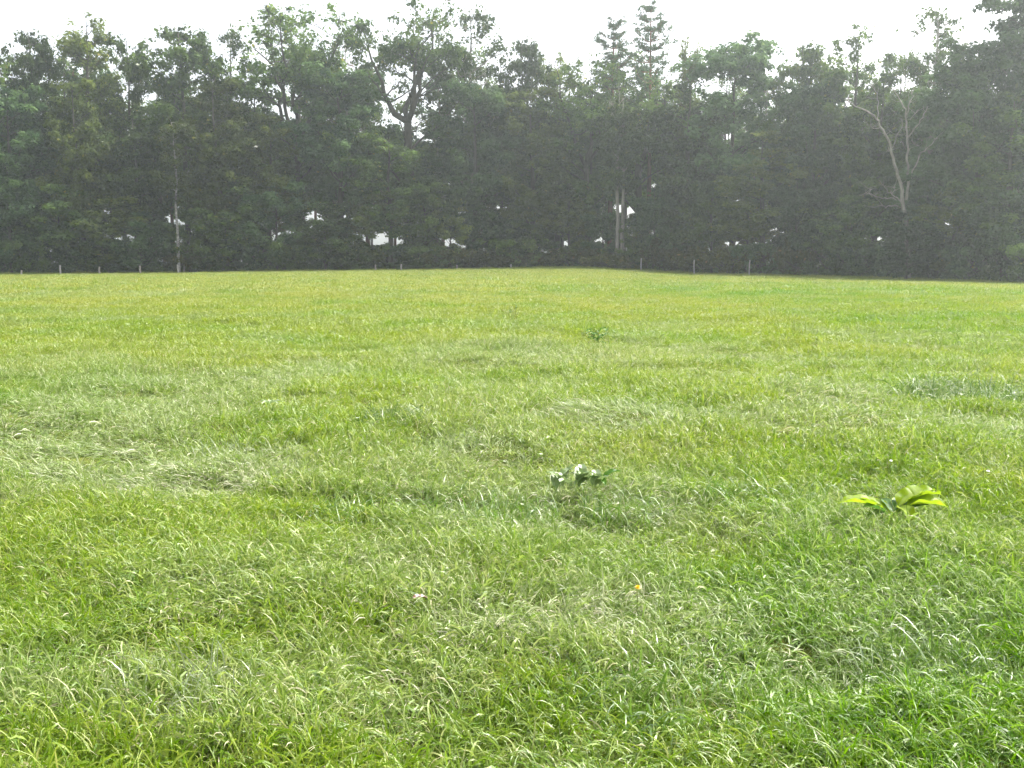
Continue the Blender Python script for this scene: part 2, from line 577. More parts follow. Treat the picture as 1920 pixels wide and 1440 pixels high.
broad('broad_a', 1, per=150, limbs=26)
broad('broad_b', 2, per=140, limbs=28, cb=0.15, lean=0.5, mat=M_LEAF)
broad('broad_c', 3, per=140, limbs=30, cb=0.1, mat=M_LEAF3, Wd=10, thin=0.6)
broad('broad_d', 44, per=140, limbs=30, cb=0.2, mat=M_LEAF2, lean=-0.4, thin=0.8)
broad('oak_a', 5, per=125, limbs=36, cb=0.3, fork=True, Wd=10.5, r0=0.5, gap=True, top_sparse=0.35, size=0.22)
broad('oak_b', 6, per=125, limbs=40, cb=0.3, fork=True, Wd=10.5, r0=0.34, top_sparse=0.35, size=0.22)
broad('lacy_a', 7, per=62, limbs=40, cb=0.25, Wd=7, mat=M_LEAF2, narrow=0.15, size=0.2, csize=0.75, top_sparse=0.2)
broad('lacy_b', 8, per=60, limbs=36, cb=0.3, Wd=8, mat=M_LEAF, size=0.2, csize=0.75, top_sparse=0.25, bark=M_BARK_PALE)
pine('pine_a', 9, whorls=13)
pine('pine_b', 10, Wd=6.0, whorls=12)
broad('under_a', 12, H=11, Wd=7, cb=0.04, limbs=26, per=110, size=0.2, r0=0.13, csize=0.85, mat=M_LEAF3)
broad('under_b', 13, H=11, Wd=6.5, cb=0.04, limbs=26, per=110, size=0.2, r0=0.12, csize=0.85, mat=M_LEAF)
broad('under_c', 14, H=11, Wd=6, cb=0.06, limbs=24, per=100, size=0.2, r0=0.12, csize=0.8, mat=M_LEAF2)
broad('shrub_a', 15, H=3.6, Wd=5.0, cb=0.0, limbs=22, per=70, size=0.14, r0=0.05, csize=0.55, mat=M_LEAF3, subs=4)
broad('shrub_b', 16, H=3.4, Wd=5.0, cb=0.0, limbs=22, per=70, size=0.14, r0=0.05, csize=0.55, mat=M_LEAF, subs=4)
broad('bramble', 17, H=2.0, Wd=4.5, cb=0.0, limbs=22, per=60, size=0.12, r0=0.03, csize=0.5, mat=M_BRAMBLE, subs=4)
broad('pole_a', 18, H=23, Wd=7, cb=0.08, limbs=30, per=90, size=0.24, r0=0.19, bark=M_BARK, csize=0.9)
broad('pole_b', 19, H=23, Wd=6.5, cb=0.30, limbs=26, per=90, size=0.24, r0=0.17, bark=M_BARK_PINE, csize=0.9, mat=M_LEAF3)
# the birch shows its white stem, the twin-stemmed ash its two pale stems
broad('birch', 20, H=20, Wd=4.5, cb=0.55, limbs=24, per=50, size=0.17, r0=0.14, bark=M_BARK_BIRCH, csize=0.7, mat=M_LEAF2)
broad('grey_pole', 21, H=20, Wd=6, cb=0.45, limbs=22, per=90, size=0.22, r0=0.26, bark=M_BARK_PALE, csize=0.9)


def tree(name, proto, px, top, wpx, dY, label, cat='tree', group=None, rot=None, leanx=0.0):
    P = PROTO[proto]
    Y = float(edge_dist(px)) + dY
    x, y, z = place(px, Y)
    Ht = height_at(top, Y) - z
    w = wpx / F * Y
    e = bpy.data.objects.new(name, None)
    COL.objects.link(e)
    e.empty_display_size = 0.3
    sink = 0.05 if P['H'] > 4 else 0.9
    Ht += sink
    e.location = (x, y, z - sink)
    e.rotation_euler = (0, leanx, random.uniform(0, 6.28) if rot is None else rot)
    sx = w / P['W']
    e.scale = (sx, sx, Ht / P['H'])
    tag(e, label, cat, group)
    for part in ('trunk', 'crown'):
        o = bpy.data.objects.new(part if part == 'trunk' or P['H'] > 4 else 'crown', P[part])
        COL.objects.link(o)
        o.parent = e
    return e


random.seed(5)
# ------------------------------------------------------------------ ground
xs = np.sinh(np.linspace(-5.6, 5.6, 380)); xs = xs / xs.max() * 600
ys = np.sinh(np.linspace(-3.2, 6.0, 400)); ys = np.where(ys < 0, ys / abs(ys.min()) * 150, ys / ys.max() * 600)
X, Y = np.meshgrid(xs, ys)
Z = ground(X, Y)
nx, ny = len(xs), len(ys)
V = np.stack([X, Y, Z], -1).reshape(-1, 3)
ii = (np.arange(ny - 1)[:, None] * nx + np.arange(nx - 1)[None]).ravel()
fa = np.stack([ii, ii + 1, ii + nx + 1, ii + nx], 1)
me = quads_mesh('ground', V, len(fa), ground_mat(), np.zeros(len(fa)), faces=(fa.ravel(), np.full(len(fa), 4)))
me.polygons.foreach_set('use_smooth', [True] * len(me.polygons))
g_ob = bpy.data.objects.new('ground', me); COL.objects.link(g_ob); tag(g_ob, kind='structure')

# forest floor: a sheet over the ground under the wood
fv = []; ff = []
pxs = np.linspace(-700, 2600, 120)
dd = np.array([-0.8, 0.5, 3, 7, 12, 20, 30, 42])
for i, p in enumerate(pxs):
    D = float(edge_dist(p))
    jig = (vnoise(np.array([p / 23.0]), np.array([0.0]), 4)[0] - 0.5) * 1.6
    for d in dd:
        yy = D + d + (jig if d < 2 else 0); xx = yy * (p - 960) / F * 0.9926
        fv.append((xx, yy, gz(xx, yy) + 0.03))
nd = len(dd)
for i in range(len(pxs) - 1):
    for j in range(nd - 1):
        ff.append((i * nd + j, (i + 1) * nd + j, (i + 1) * nd + j + 1, i * nd + j + 1))
me = bpy.data.meshes.new('forest_floor'); me.from_pydata(fv, [], ff); me.materials.append(floor_mat())
o = bpy.data.objects.new('forest_floor', me); COL.objects.link(o); tag(o, kind='structure')

# ------------------------------------------------------------------ the wood
CANOPY = [
    ('broadleaf_tree', 'broad_b', 6, 66, 120, 6, 'tall tree cut by the left edge of the photo, ragged top against white sky'),
    ('broadleaf_tree', 'broad_a', 78, 34, 105, 7, 'tree with pointed top just left of the tall lacy tree at the left'),
    ('broadleaf_tree', 'lacy_a', 185, 1, 125, 6, 'lacy yellow-green tree reaching the top of the photo at the left'),
    ('broadleaf_tree', 'broad_a', 258, 47, 95, 8, 'narrow tree filling the dip right of the tall lacy tree'),
    ('broadleaf_tree', 'broad_a', 352, 22, 150, 7, 'round-headed tree rising above the thin white birch stem'),
    ('broadleaf_tree', 'lacy_b', 447, 44, 105, 10, 'thin-crowned tree showing much sky between two domed trees on the left'),
    ('oak_tree', 'oak_b', 557, 15, 185, 7, 'broad oak with domed gap-filled crown left of the forked oak'),
    ('broadleaf_tree', 'lacy_b', 655, 50, 110, 10, 'lower thin tree in the skyline dip left of the forked oak'),
    ('oak_tree', 'oak_a', 768, 3, 175, 5, 'oak with dark forked limbs standing out against the white sky'),
    ('broadleaf_tree', 'lacy_b', 885, 8, 140, 7, 'tall open-crowned tree just right of the forked oak'),
    ('broadleaf_tree', 'broad_a', 978, 50, 100, 8, 'tree with small pointed top over the middle of the wood'),
    ('broadleaf_tree', 'lacy_a', 1045, 78, 100, 9, 'low loose-crowned tree left of the two pines'),
    ('pine_tree', 'pine_b', 1142, 36, 88, 8, 'shorter pine with flat tufted layers, left of the tallest pine'),
    ('pine_tree', 'pine_a', 1217, 8, 95, 8, 'tallest pine, layered pointed top standing clear of the wood'),
    ('broadleaf_tree', 'lacy_a', 1284, 48, 65, 9, 'slender thin-topped tree right of the tallest pine'),
    ('broadleaf_tree', 'broad_c', 1370, 68, 175, 5, 'wide dense round-topped tree right of the pines'),
    ('broadleaf_tree', 'broad_a', 1492, 58, 130, 8, 'tree with uneven top between the wide round tree and the dead tree'),
    ('broadleaf_tree', 'broad_b', 1592, 38, 150, 6, 'double-topped tree behind and left of the dead tree'),
    ('broadleaf_tree', 'lacy_b', 1730, 3, 135, 9, 'sparse tall tree with see-through top right above the dead tree'),
    ('broadleaf_tree', 'broad_c', 1825, 68, 200, 3, 'dense blue-green tree filling the wood right of the dead tree'),
    ('broadleaf_tree', 'broad_c', 1905, -40, 200, 6, 'dark tall tree at the top right corner, cut by the frame'),
    # a lower storey in front of them
    ('broadleaf_tree', 'broad_c', 30, 155, 150, 3, 'dark mid-height tree at the left edge of the wood'),
    ('broadleaf_tree', 'broad_d', 160, 150, 110, 2, 'yellow-green slender tree in front of the lacy tree at the left'),
    ('broadleaf_tree', 'broad_a', 262, 205, 120, 3, 'mid-height tree between the yellow-green tree and the birch stem'),
    ('broadleaf_tree', 'broad_d', 420, 150, 140, 1, 'full mid-height tree right of the birch stem'),
    ('broadleaf_tree', 'broad_d', 505, 215, 110, 2, 'olive tree with bare forked limbs below the broad domed oak'),
    ('broadleaf_tree', 'broad_c', 640, 130, 165, 4, 'bushy dark tree below the skyline dip left of the forked oak'),
    ('broadleaf_tree', 'broad_a', 735, 240, 130, 0, 'shorter tree standing in front of the forked oak'),
    ('broadleaf_tree', 'broad_c', 890, 150, 150, 2.5, 'broad blue-dark tree right below the forked oak'),
    ('broadleaf_tree', 'broad_d', 1000, 165, 140, 2, 'mid-height tree in the centre of the wood'),
    ('oak_tree', 'oak_b', 1105, 120, 165, 3, 'spreading tree below the shorter pine'),
    ('oak_tree', 'oak_a', 1195, 150, 150, 4, 'limby tree below the tallest pine'),
    ('broadleaf_tree', 'broad_b', 1285, 130, 150, 3, 'bushy tree below and right of the tallest pine'),
    ('broadleaf_tree', 'broad_d', 1430, 250, 150, 0.5, 'rounded mid-height tree in front of the wide round-topped tree'),
    ('broadleaf_tree', 'broad_c', 1520, 150, 150, 3.5, 'full dark tree left of the dead tree'),
    ('broadleaf_tree', 'broad_b', 1640, 130, 150, 5, 'dense tree directly behind the dead tree'),
    ('broadleaf_tree', 'broad_c', 1765, 150, 150, 2.5, 'thick leafy tree just right of the dead tree'),
    ('broadleaf_tree', 'broad_b', 1880, 170, 170, 1.5, 'dark leafy tree along the right edge of the photo'),
]
for nme, pr, px, top, w, dY, lab in CANOPY:
    tree(nme, pr, px, top, w * 1.12, dY, lab, rot=0.35 if pr == 'oak_a' else None)

tree('birch_tree', 'birch', 335, 205, 80, -1.5, 'slim birch with patchy white stem at the edge of the wood on the left', rot=0.4)
tree('grey_stemmed_tree', 'grey_pole', 1156, 150, 90, -1.4, 'pale grey trunk, left one of the close pair in the centre right', rot=1)
tree('grey_stemmed_tree', 'grey_pole', 1167, 170, 90, -1.0, 'pale grey trunk, right one of the close pair in the centre right', rot=3)

UNDER = [
    ('under_a', 20, 330, 150, 'low dark leafy tree in the left bottom corner of the wood'),
    ('under_b', 110, 350, 140, 'low leafy tree behind the bright leaning post at the left'),
    ('under_c', 215, 370, 130, 'yellowish low tree overhanging the field edge left of the birch'),
    ('under_a', 285, 400, 90, 'small dark tree close left of the birch stem'),
    ('under_b', 425, 350, 140, 'low tree right of the birch with foliage down to the grass'),
    ('under_a', 520, 340, 140, 'low dark tree under the olive forked tree'),
    ('under_b', 610, 380, 120, 'low bushy tree below the skyline dip'),
    ('under_c', 700, 360, 100, 'low pale-leaved tree left of the forked oak foot'),
    ('under_b', 800, 330, 130, 'round low tree near the foot of the forked oak'),
    ('under_c', 843, 385, 75, 'small tree just left of the bright gaps left of centre'),
    ('under_a', 905, 380, 90, 'small dark tree beside the bright gaps left of centre'),
    ('under_a', 945, 395, 85, 'small tree just right of the bright gaps left of centre'),
    ('under_b', 985, 390, 90, 'small tree between the bright gaps and the grassy rise'),
    ('under_c', 1065, 370, 100, 'ochre-tinged low tree above the grassy rise'),
    ('under_b', 355, 395, 70, 'small leafy tree immediately right of the birch stem'),
    ('under_a', 1130, 385, 80, 'small tree just left of the paired pale trunks'),
    ('under_b', 1190, 400, 60, 'narrow small tree just right of the paired pale trunks'),
    ('under_a', 1225, 350, 100, 'low blue-green tree right of the paired pale trunks'),
    ('under_a', 1290, 385, 70, 'small dark tree directly behind the middle slender post'),
    ('under_b', 1335, 340, 110, 'low tree right of the striped bright gap'),
    ('under_c', 1400, 380, 120, 'yellow-green low tree above the slender posts on the right'),
    ('under_a', 1490, 330, 130, 'low blue-green tree left of the dead tree foot'),
    ('under_b', 1590, 370, 130, 'low tree just left below the dead branches'),
    ('under_a', 1700, 400, 120, 'low dark tree hiding the foot of the dead tree'),
    ('under_c', 1790, 350, 140, 'low leafy tree right of the dead tree'),
    ('under_a', 1890, 330, 150, 'low dark tree at the right edge beside the field'),
]
for pr, px, top, w, lab in UNDER:
    tree('small_tree', pr, px, top, w, -4.5 if px == 1700 else random.uniform(0.3, 1.6), lab)

SHRUBS = [(-10, 'shrub_a'), (60, 'shrub_b'), (140, 'shrub_a'), (205, 'shrub_b'), (270, 'shrub_a'), (365, 'bramble'), (400, 'shrub_b'), (465, 'shrub_a'),
          (530, 'shrub_b'), (590, 'shrub_a'), (655, 'shrub_b'), (720, 'shrub_a'), (785, 'shrub_b'), (845, 'bramble'), (905, 'bramble'), (965, 'shrub_b'),
          (1030, 'bramble'), (1090, 'bramble'), (1150, 'bramble'), (1205, 'shrub_b'), (1255, 'bramble'), (1310, 'bramble'), (1370, 'bramble'), (1430, 'shrub_a'),
          (1495, 'bramble'), (1560, 'shrub_b'), (1625, 'shrub_a'), (1690, 'shrub_a'), (1755, 'shrub_b'), (1820, 'shrub_a'), (1890, 'shrub_a'), (1950, 'shrub_b')]
WHERE = [(-20, 'at the left edge of the photo'), (60, 'left of the bright leaning post'), (140, 'right of the bright leaning post'), (205, 'under the yellowish overhanging tree'),
         (270, 'behind the grey post left of the birch'), (365, 'beside the leaning stem near the birch'), (400, 'a little right of the birch'), (465, 'below the left flank of the domed oak'),
         (530, 'below the middle of the domed oak'), (590, 'below the right flank of the domed oak'), (655, 'below the skyline dip'), (720, 'behind the short pair of posts'),
         (785, 'at the foot of the forked oak'), (845, 'behind the short grey post under the bright gaps'), (905, 'right of the bright gaps left of centre'), (965, 'left of the grassy rise'),
         (1030, 'above the left side of the grassy rise'), (1090, 'above the right side of the grassy rise'), (1150, 'at the foot of the paired pale trunks'), (1205, 'behind the leftmost slender post'),
         (1255, 'under the striped bright gap'), (1310, 'behind the middle slender post'), (1370, 'between the middle and the crooked slender post'), (1430, 'right of the crooked slender post'),
         (1495, 'midway from the crooked post to the dead tree'), (1560, 'under the double-topped tree'), (1625, 'left of the dead tree foot'), (1690, 'at the dead tree foot'),
         (1755, 'just right of the dead tree foot'), (1820, 'well right of the dead tree'), (1890, 'next to the right edge of the photo'), (1950, 'cut by the right edge of the photo')]
for px, pr in SHRUBS:
    bram = pr == 'bramble'
    top = random.uniform(440, 468) if not bram else random.uniform(462, 480)
    wh = min(WHERE, key=lambda q: abs(q[0] - px))[1]
    tree('bramble_bush' if bram else 'shrub', pr, px + random.uniform(-8, 8), top, random.uniform(95, 130), random.uniform(0.2, 1.4) - (2.6 if abs(px - 1150) < 5 else 0),
         ('brownish bramble thicket ' if bram else 'dark leafy shrub ') + wh,
         'bush', 'brambles along the foot of the wood' if bram else 'shrubs along the foot of the wood')

SKX = [c[2] for c in CANOPY[:21]]; SKY = [c[3] for c in CANOPY[:21]]
px = -60
k = 0
while px < 1990:
    for row in (0, 1):
        pr = ('pole_a', 'pole_b', 'lacy_b', 'pole_a')[int(random.random() * 4)]
        p = px + random.uniform(-14, 14) + row * 20
        sky_ = 215 if 715 < p < 830 else 0          # the forked oak stands free against the sky
        tree('background_tree', pr, p, max(sky_, float(np.interp(p, SKX, SKY)) + (random.uniform(45, 100) if row == 0 else random.uniform(70, 140))), random.uniform(100, 140), 12 + row * 9 + random.uniform(-2, 3),
             'tree deeper in the wood behind the front trees', 'tree', 'trees deeper in the wood')
    px += 62
    k += 1

# low undergrowth under the trees, nobody could count it
uc = []; ur = []
r_ = np.random.default_rng(99)
for k in range(1150):
    p = r_.uniform(-150, 2080); dq = 0.3 + 15 * r_.random() ** 1.5
    yy = float(edge_dist(p)) + dq; xx = yy * (p - 960) / F * 0.9926
    uc.append((xx, yy, gz(xx, yy) + r_.uniform(0.1, 0.5 + 0.09 * dq))); ur.append(r_.uniform(.45, .9))
Vu, tu = leaves(uc, ur, 45, 0.19, r_, flat=0.8)
o = bpy.data.objects.new('undergrowth', quads_mesh('undergrowth', Vu, len(Vu) // 4, M_LEAF, tu)); COL.objects.link(o)
tag(o, 'low leafy undergrowth on the floor of the wood behind the field edge', 'undergrowth', kind='stuff')

# ------------------------------------------------------------------ dead tree
def dead_tree():
    Y = float(edge_dist(1700)) - 3.5
    e = bpy.data.objects.new('dead_tree', None)
    bx, by, bz = place(1700, Y)
    e.location = (bx, by, bz); COL.objects.link(e)
    tag(e, 'bare dead tree with pale forked branches in front of the right part of the wood', 'tree')

    def P(X_, Y_, dep):
        px_, py_ = 1440 + X_ * 0.375, Y_ * 0.375
        a, b, c = ray(px_, py_)
        t = (Y + dep) / b
        return (a * t - bx, b * t - by, CAMZ + c * t - bz)
    lines = [
        ('trunk', [(704, 1390, 0), (700, 1250, 0), (690, 1100, 0), (676, 1000, 0), (664, 920, -.1), (640, 850, -.2), (615, 765, -.4), (600, 690, -.6), (562, 635, -.8), (540, 592, -1), (500, 560, -1.2), (440, 532, -1.4), (382, 495, -1.6)], .18, .03),
        ('limb', [(690, 1000, 0), (702, 920, .1), (700, 830, .1), (695, 750, 0), (692, 660, 0), (690, 590, .1), (688, 545, .1), (660, 500, .2), (640, 460, .3), (610, 440, .4)], .11, .025),
        ('branch', [(690, 590, 0), (708, 530, -.1), (718, 480, -.2), (722, 445, -.3), (705, 410, -.3)], .06, .015),
        ('branch', [(694, 700, 0), (720, 660, -.2), (755, 615, -.5), (780, 570, -.6), (800, 532, -.8)], .06, .015),
        ('branch', [(700, 910, 0), (728, 855, -.3), (765, 765, -.6), (805, 730, -.8), (850, 690, -1)], .07, .02),
        ('branch', [(678, 1020, 0), (648, 990, -.2), (610, 968, -.4), (588, 945, -.5), (570, 920, -.6)], .06, .015),
        ('branch', [(680, 1040, 0), (640, 1030, -.3), (590, 1035, -.6), (565, 1028, -.7), (530, 1037, -.9)], .045, .012),
        ('branch', [(640, 1000, -.2), (600, 990, -.5), (560, 985, -.7), (515, 970, -1), (480, 968, -1.1), (450, 976, -1.2)], .04, .012),
        ('branch', [(618, 775, -.3), (600, 740, -.2), (575, 782, .1)], .03, .01),
        ('branch', [(556, 640, -.8), (520, 640, -1), (492, 625, -1.1)], .035, .01),
        ('branch', [(622, 740, -.4), (645, 680, -.3), (668, 625, -.2), (672, 600, -.2)], .045, .012),
        ('branch', [(545, 600, -1), (548, 540, -1), (540, 470, -1), (522, 430, -1), (500, 405, -1)], .035, .01),
        ('branch', [(620, 968, -.4), (634, 950, -.4), (640, 935, -.4)], .025, .01),
        ('branch', [(515, 970, -1), (505, 948, -1), (496, 940, -1)], .02, .01),
        ('branch', [(712, 600, -.1), (735, 570, -.2), (745, 552, -.2)], .03, .01),
    ]
    for nm, pts, r0, r1 in lines:
        mb = MB()
        a = np.array([P(*p) for p in pts])
        # refine with crooks
        t = np.linspace(0, len(a) - 1, (len(a) - 1) * 3 + 1)
        b = np.stack([np.interp(t, np.arange(len(a)), a[:, q]) for q in range(3)], 1)
        b[1:-1] += rng.normal(size=b[1:-1].shape) * 0.045
        mb.tube(b, np.linspace(r0, r1, len(b)), 6)
        for _ in range(9 if nm == 'trunk' else 5):       # fine bare twigs
            q = b[int(rng.integers(len(b) // 3, len(b)))]
            d = np.array([rng.normal() * .8, rng.normal() * .3, abs(rng.normal()) * .6 + .1]) * rng.uniform(.4, 1.0)
            k1 = q + d * .5 + rng.normal(size=3) * .06
            mb.tube(np.array([q, k1, q + d]), [.022, .016, .007], 3, cap=False)
        o = bpy.data.objects.new(nm, mb.mesh('dead_' + nm, M_DEAD)); COL.objects.link(o); o.parent = e


dead_tree()


def stem(px0, py0, px1, py1, dY, r0, r1, mat, name, label):
    Y = float(edge_dist(px0)) + dY
    x, y, z = place(px0, Y)
    a, b, c = ray(px1, py1); t = Y / b
    top = np.array([a * t - x, 0.2, CAMZ + c * t - z])
    mb = MB()
    pts = curve_pts(np.array([0, 0, -0.1]), top, 10, 0.06, rng)
    mb.tube(pts, np.linspace(r0, r1, 10), 7)
    for k in range(5):
        i = 4 + k
        d = np.array([rng.normal() * 1.0, rng.normal() * .5, abs(rng.normal()) * .8 + .4])
        mb.tube(np.array([pts[i], pts[i] + d * .6, pts[i] + d * 1.2]), [0.03, 0.02, 0.01], 4)
    o = bpy.data.objects.new(name, mb.mesh(name, mat)); o.location = (x, y, z); COL.objects.link(o)
    tag(o, label, 'tree')


stem(343, 508, 352, 455, -0.4, 0.10, 0.04, M_BARK_PALE, 'leaning_stem', 'short leaning grey stem close right of the birch foot')

# ------------------------------------------------------------------ fence posts along the wood
POSTS = [(38, 509, 8, 0, 'low weathered stub post, first from the left edge'),
         (112, 497, 0, 1, 'bright leaning post at the wood edge on the left'),
         (185, 500, 2, 0, 'dull post between the bright leaning post and the yellowish tree'),
         (262, 498, -1, 0, 'grey post left of the birch stem'),
         (334, 496, -6, 1, 'pale post standing at the birch foot'),
         (704, 496, 0, 0, 'short grey post, left of the pair below the forked oak'),
         (752, 495, 1, 1, 'short pale post, right of the pair below the forked oak'),
         (857, 497, -1, 0, 'short grey post under the bright gaps left of centre'),
         (958, 497, 2, 1, 'short pale post left of the grassy rise'),
         (1202, 484, 1, 1, 'slender pale post right of the paired pale trunks'),
         (1302, 487, -1, 1, 'slender pale post under the striped bright gap'),
         (1405, 487, 2, 1, 'slender pale crooked post, rightmost of the three tall ones')]
for i, (px, top, tilt, pale, lab) in enumerate(POSTS):
    Y = float(edge_dist(px)) - 3.4
    x, y, z = place(px, Y)
    h = max(0.5, height_at(top, Y) - z)
    mb = MB()
    r0 = 0.085 if px < 1100 else 0.06
    pts = [(0, 0, -0.15), (0.004, 0, h * .3), (-0.012, .01, h * .62), (0.01, 0, h * .97), (0.012, 0, h)]
    mb.tube(pts, [r0, r0, r0 * .95, r0 * .9, r0 * .6], 8)
    o = bpy.data.objects.new('fence_post', mb.mesh('fence_post', M_POST_PALE if pale else M_POST))
    o.location = (x, y, z); o.rotation_euler = (0, R(tilt), random.uniform(0, .1))
    COL.objects.link(o)
    tag(o, lab, 'fence post', 'fence posts along the wood')

# ------------------------------------------------------------------ grass
# patches of lodged grass with silvery sky sheen in its colour, and of cool lush grass and painted wood shadow, seen at these places of the photograph: px, py, half width, half height, strength
LODGED = [(400, 880, 210, 45, 1.0), (200, 790, 230, 70, .75), (330, 730, 260, 40, .6), (560, 700, 100, 22, .7), (120, 690, 150, 25, .4),
          (960, 665, 230, 22, .55), (1290, 672, 160, 14, .55), (1180, 790, 160, 28, .65), (1480, 790, 170, 40, .6), (1560, 735, 120, 18, .7), (1830, 745, 120, 20, .7),
          (1850, 810, 120, 30, .5), (230, 602, 50, 6, .6), (95, 553, 45, 5, .6), (280, 560, 60, 6, .5), (1530, 625, 30, 6, .7), (880, 840, 90, 30, .45),
          (1100, 985, 260, 55, .35), (250, 1290, 260, 70, .5), (640, 1290, 300, 90, .45), (1080, 1180, 330, 90, .6), (1250, 1290, 200, 80, .55),
          (1700, 1130, 260, 90, .35), (560, 1080, 260, 70, .3), (1440, 1010, 200, 40, .3), (1560, 1300, 200, 60, .4), (60, 560, 120, 12, .3), (1750, 640, 200, 16, .35)]
LUSH_SHADE = [(1700, 1200, 330, 260, .9), (1830, 1000, 200, 80, .6), (1300, 1330, 220, 60, .5), (50, 1300, 120, 60, .4), (80, 760, 160, 60, .4), (1500, 920, 330, 60, .4),
        (1500, 545, 500, 14, .5), (1800, 600, 250, 60, .4), (1400, 1150, 200, 120, .4)]  # the long strip puts the shadow of the wood into the grass colour


def pixel_of(x, y, z):
    dz = z - CAMZ
    fwd = y * math.cos(PITCH) - dz * math.sin(PITCH)
    up = y * math.sin(PITCH) + dz * math.cos(PITCH)
    return 960 + F * x / fwd, 720 - F * up / fwd


def ground_patches(lst):
    out = []
    for px, py, hw, hh, s in lst:
        x, y, z = on_ground(px, py)
        d = y
        out.append((x, y, hw / F * d, abs(on_ground(px, py - hh)[1] - on_ground(px, py + hh)[1]) / 2, s))
    return out


def influence(x, y, patches, seed):
    v = np.zeros_like(x)
    wx = (fbm(x * 1.1, y * 1.1, seed) - .5) * 1.3; wy = (fbm(x * 1.1, y * 1.1, seed + 31) - .5) * 1.3
    for cx, cy_, rx, ry, s in patches:
        k = 1 + 0 * rx
        q = ((x + wx * rx * .9 - cx) / rx) ** 2 + ((y + wy * ry * .9 - cy_) / ry) ** 2
        v = np.maximum(v, s * smooth(1.5 - q))
    return v


PL = ground_patches(LODGED); PG = ground_patches(LUSH_SHADE)

tufts = bpy.data.collections.new('grass_tufts')      # not linked to the scene: only the geometry nodes use it


def tuft_mesh(name, seed, n, rad, h, w, seg, bend, lodged, dry_or_glint=0.09):
    r = np.random.default_rng(seed)
    a = r.random(n) * 2 * np.pi; q = rad * np.sqrt(r.random(n))
    base = np.stack([q * np.cos(a), q * np.sin(a), np.full(n, -0.02)], 1)
    th = a * 0.5 + r.random(n) * 2 * np.pi
    if lodged:
        th = r.normal(size=n) * 0.45
    L = h * (0.55 + 0.75 * r.random(n))
    k0 = r.uniform(0.05, 0.6, n) + (0.55 if lodged else 0)
    curl = bend * r.uniform(0.3, 1.5, n)
    long_droop = r.random(n) < 0.35
    curl[long_droop] += 0.9
    t = np.linspace(0, 1, seg + 1)
    # integrate direction angle from the vertical along the blade
    ang = k0[:, None] + curl[:, None] * t[None] ** 2.2 * 2.4
    ang = np.minimum(ang, 2.6)
    ds = L[:, None] / seg
    am = (ang[:, 1:] + ang[:, :-1]) / 2
    hx = np.concatenate([np.zeros((n, 1)), np.cumsum(np.sin(am) * ds, 1)], 1)
    hz = np.concatenate([np.zeros((n, 1)), np.cumsum(np.cos(am) * ds, 1)], 1)
    if lodged: hz = np.maximum(hz * 0.7, 0.01)
    tw = th[:, None] + (r.normal(size=n) * 0.5)[:, None] * t[None]
    cx = base[:, 0:1] + hx * np.cos(tw); cy2 = base[:, 1:2] + hx * np.sin(tw); cz = base[:, 2:3] + hz
    ww = w * (0.5 + 0.75 * r.random(n) + 0.8 * (r.random(n) < 0.08))[:, None] * np.clip(np.array(0.75 + 0.6 * t - 1.35 * t ** 3), 0.02, 1)[None]
    roll = (r.normal(size=n) * 0.6)[:, None] + (r.normal(size=n) * 0.6)[:, None] * t[None]
    sx = -np.sin(tw) * np.cos(roll); sy = np.cos(tw) * np.cos(roll); sz = np.sin(roll)
    Lf = np.stack([cx - sx * ww / 2, cy2 - sy * ww / 2, cz - sz * ww / 2], -1)
    Rt = np.stack([cx + sx * ww / 2, cy2 + sy * ww / 2, cz + sz * ww / 2], -1)
    V = np.stack([Lf, Rt], 2)          # n, seg+1, 2, 3
    b0 = (np.arange(n) * (seg + 1) * 2)[:, None] + (np.arange(seg) * 2)[None]
    fa = np.stack([b0, b0 + 1, b0 + 3, b0 + 2], -1).reshape(-1, 4)
    tint = r.random(n) * 0.88
    tint[r.random(n) < dry_or_glint] = r.uniform(0.93, 1.0)  # straw blades, their pale tone also painted highlights
    tint = np.repeat(tint, seg)
    tp = np.tile(np.arange(seg) / seg, n)
    if w > 0.009: tint = 0.44 + (tint - 0.44) * 0.7
    tint = np.clip(tint + (tp > 0.7) * (r.random(len(tint)) < 0.09) * 0.32, 0, 1)  # pale tips put white highlights into the blade colour
    me = quads_mesh(name, V.reshape(-1, 3), len(fa), M_GRASS, tint, faces=(fa.ravel(), np.full(len(fa), 4)))
    me.polygons.foreach_set('use_smooth', [True] * len(me.polygons))
    ob = bpy.data.objects.new(name, me)
    tufts.objects.link(ob)


# (distance range, tufts per square metre)
LOD = [dict(r0=0.9, r1=6.5, den=450, n=28, rad=0.065, h=0.122, w=0.0049, seg=6),
       dict(r0=6.5, r1=16, den=135, n=40, rad=0.12, h=0.120, w=0.0062, seg=5),
       dict(r0=16, r1=40, den=34, n=76, rad=0.24, h=0.125, w=0.0108, seg=4),
       dict(r0=40, r1=118, den=7.5, n=150, rad=0.6, h=0.13, w=0.023, seg=3)]
NV = 5
for li, l in enumerate(LOD):
    for v in range(NV):
        tuft_mesh('tuft_%d_%d' % (li, v), 100 + li * 20 + v, l['n'], l['rad'], l['h'], l['w'], l['seg'], 0.75, False, (0.022, 0.022, 0.015, 0.01)[li])
    for v in range(NV):
        tuft_mesh('tuft_%d_%d' % (li, NV + v), 300 + li * 20 + v, l['n'], l['rad'], l['h'] * 1.15, l['w'] * 1.2, l['seg'], 0.5, True, (0.06, 0.05, 0.04, 0.025)[li])

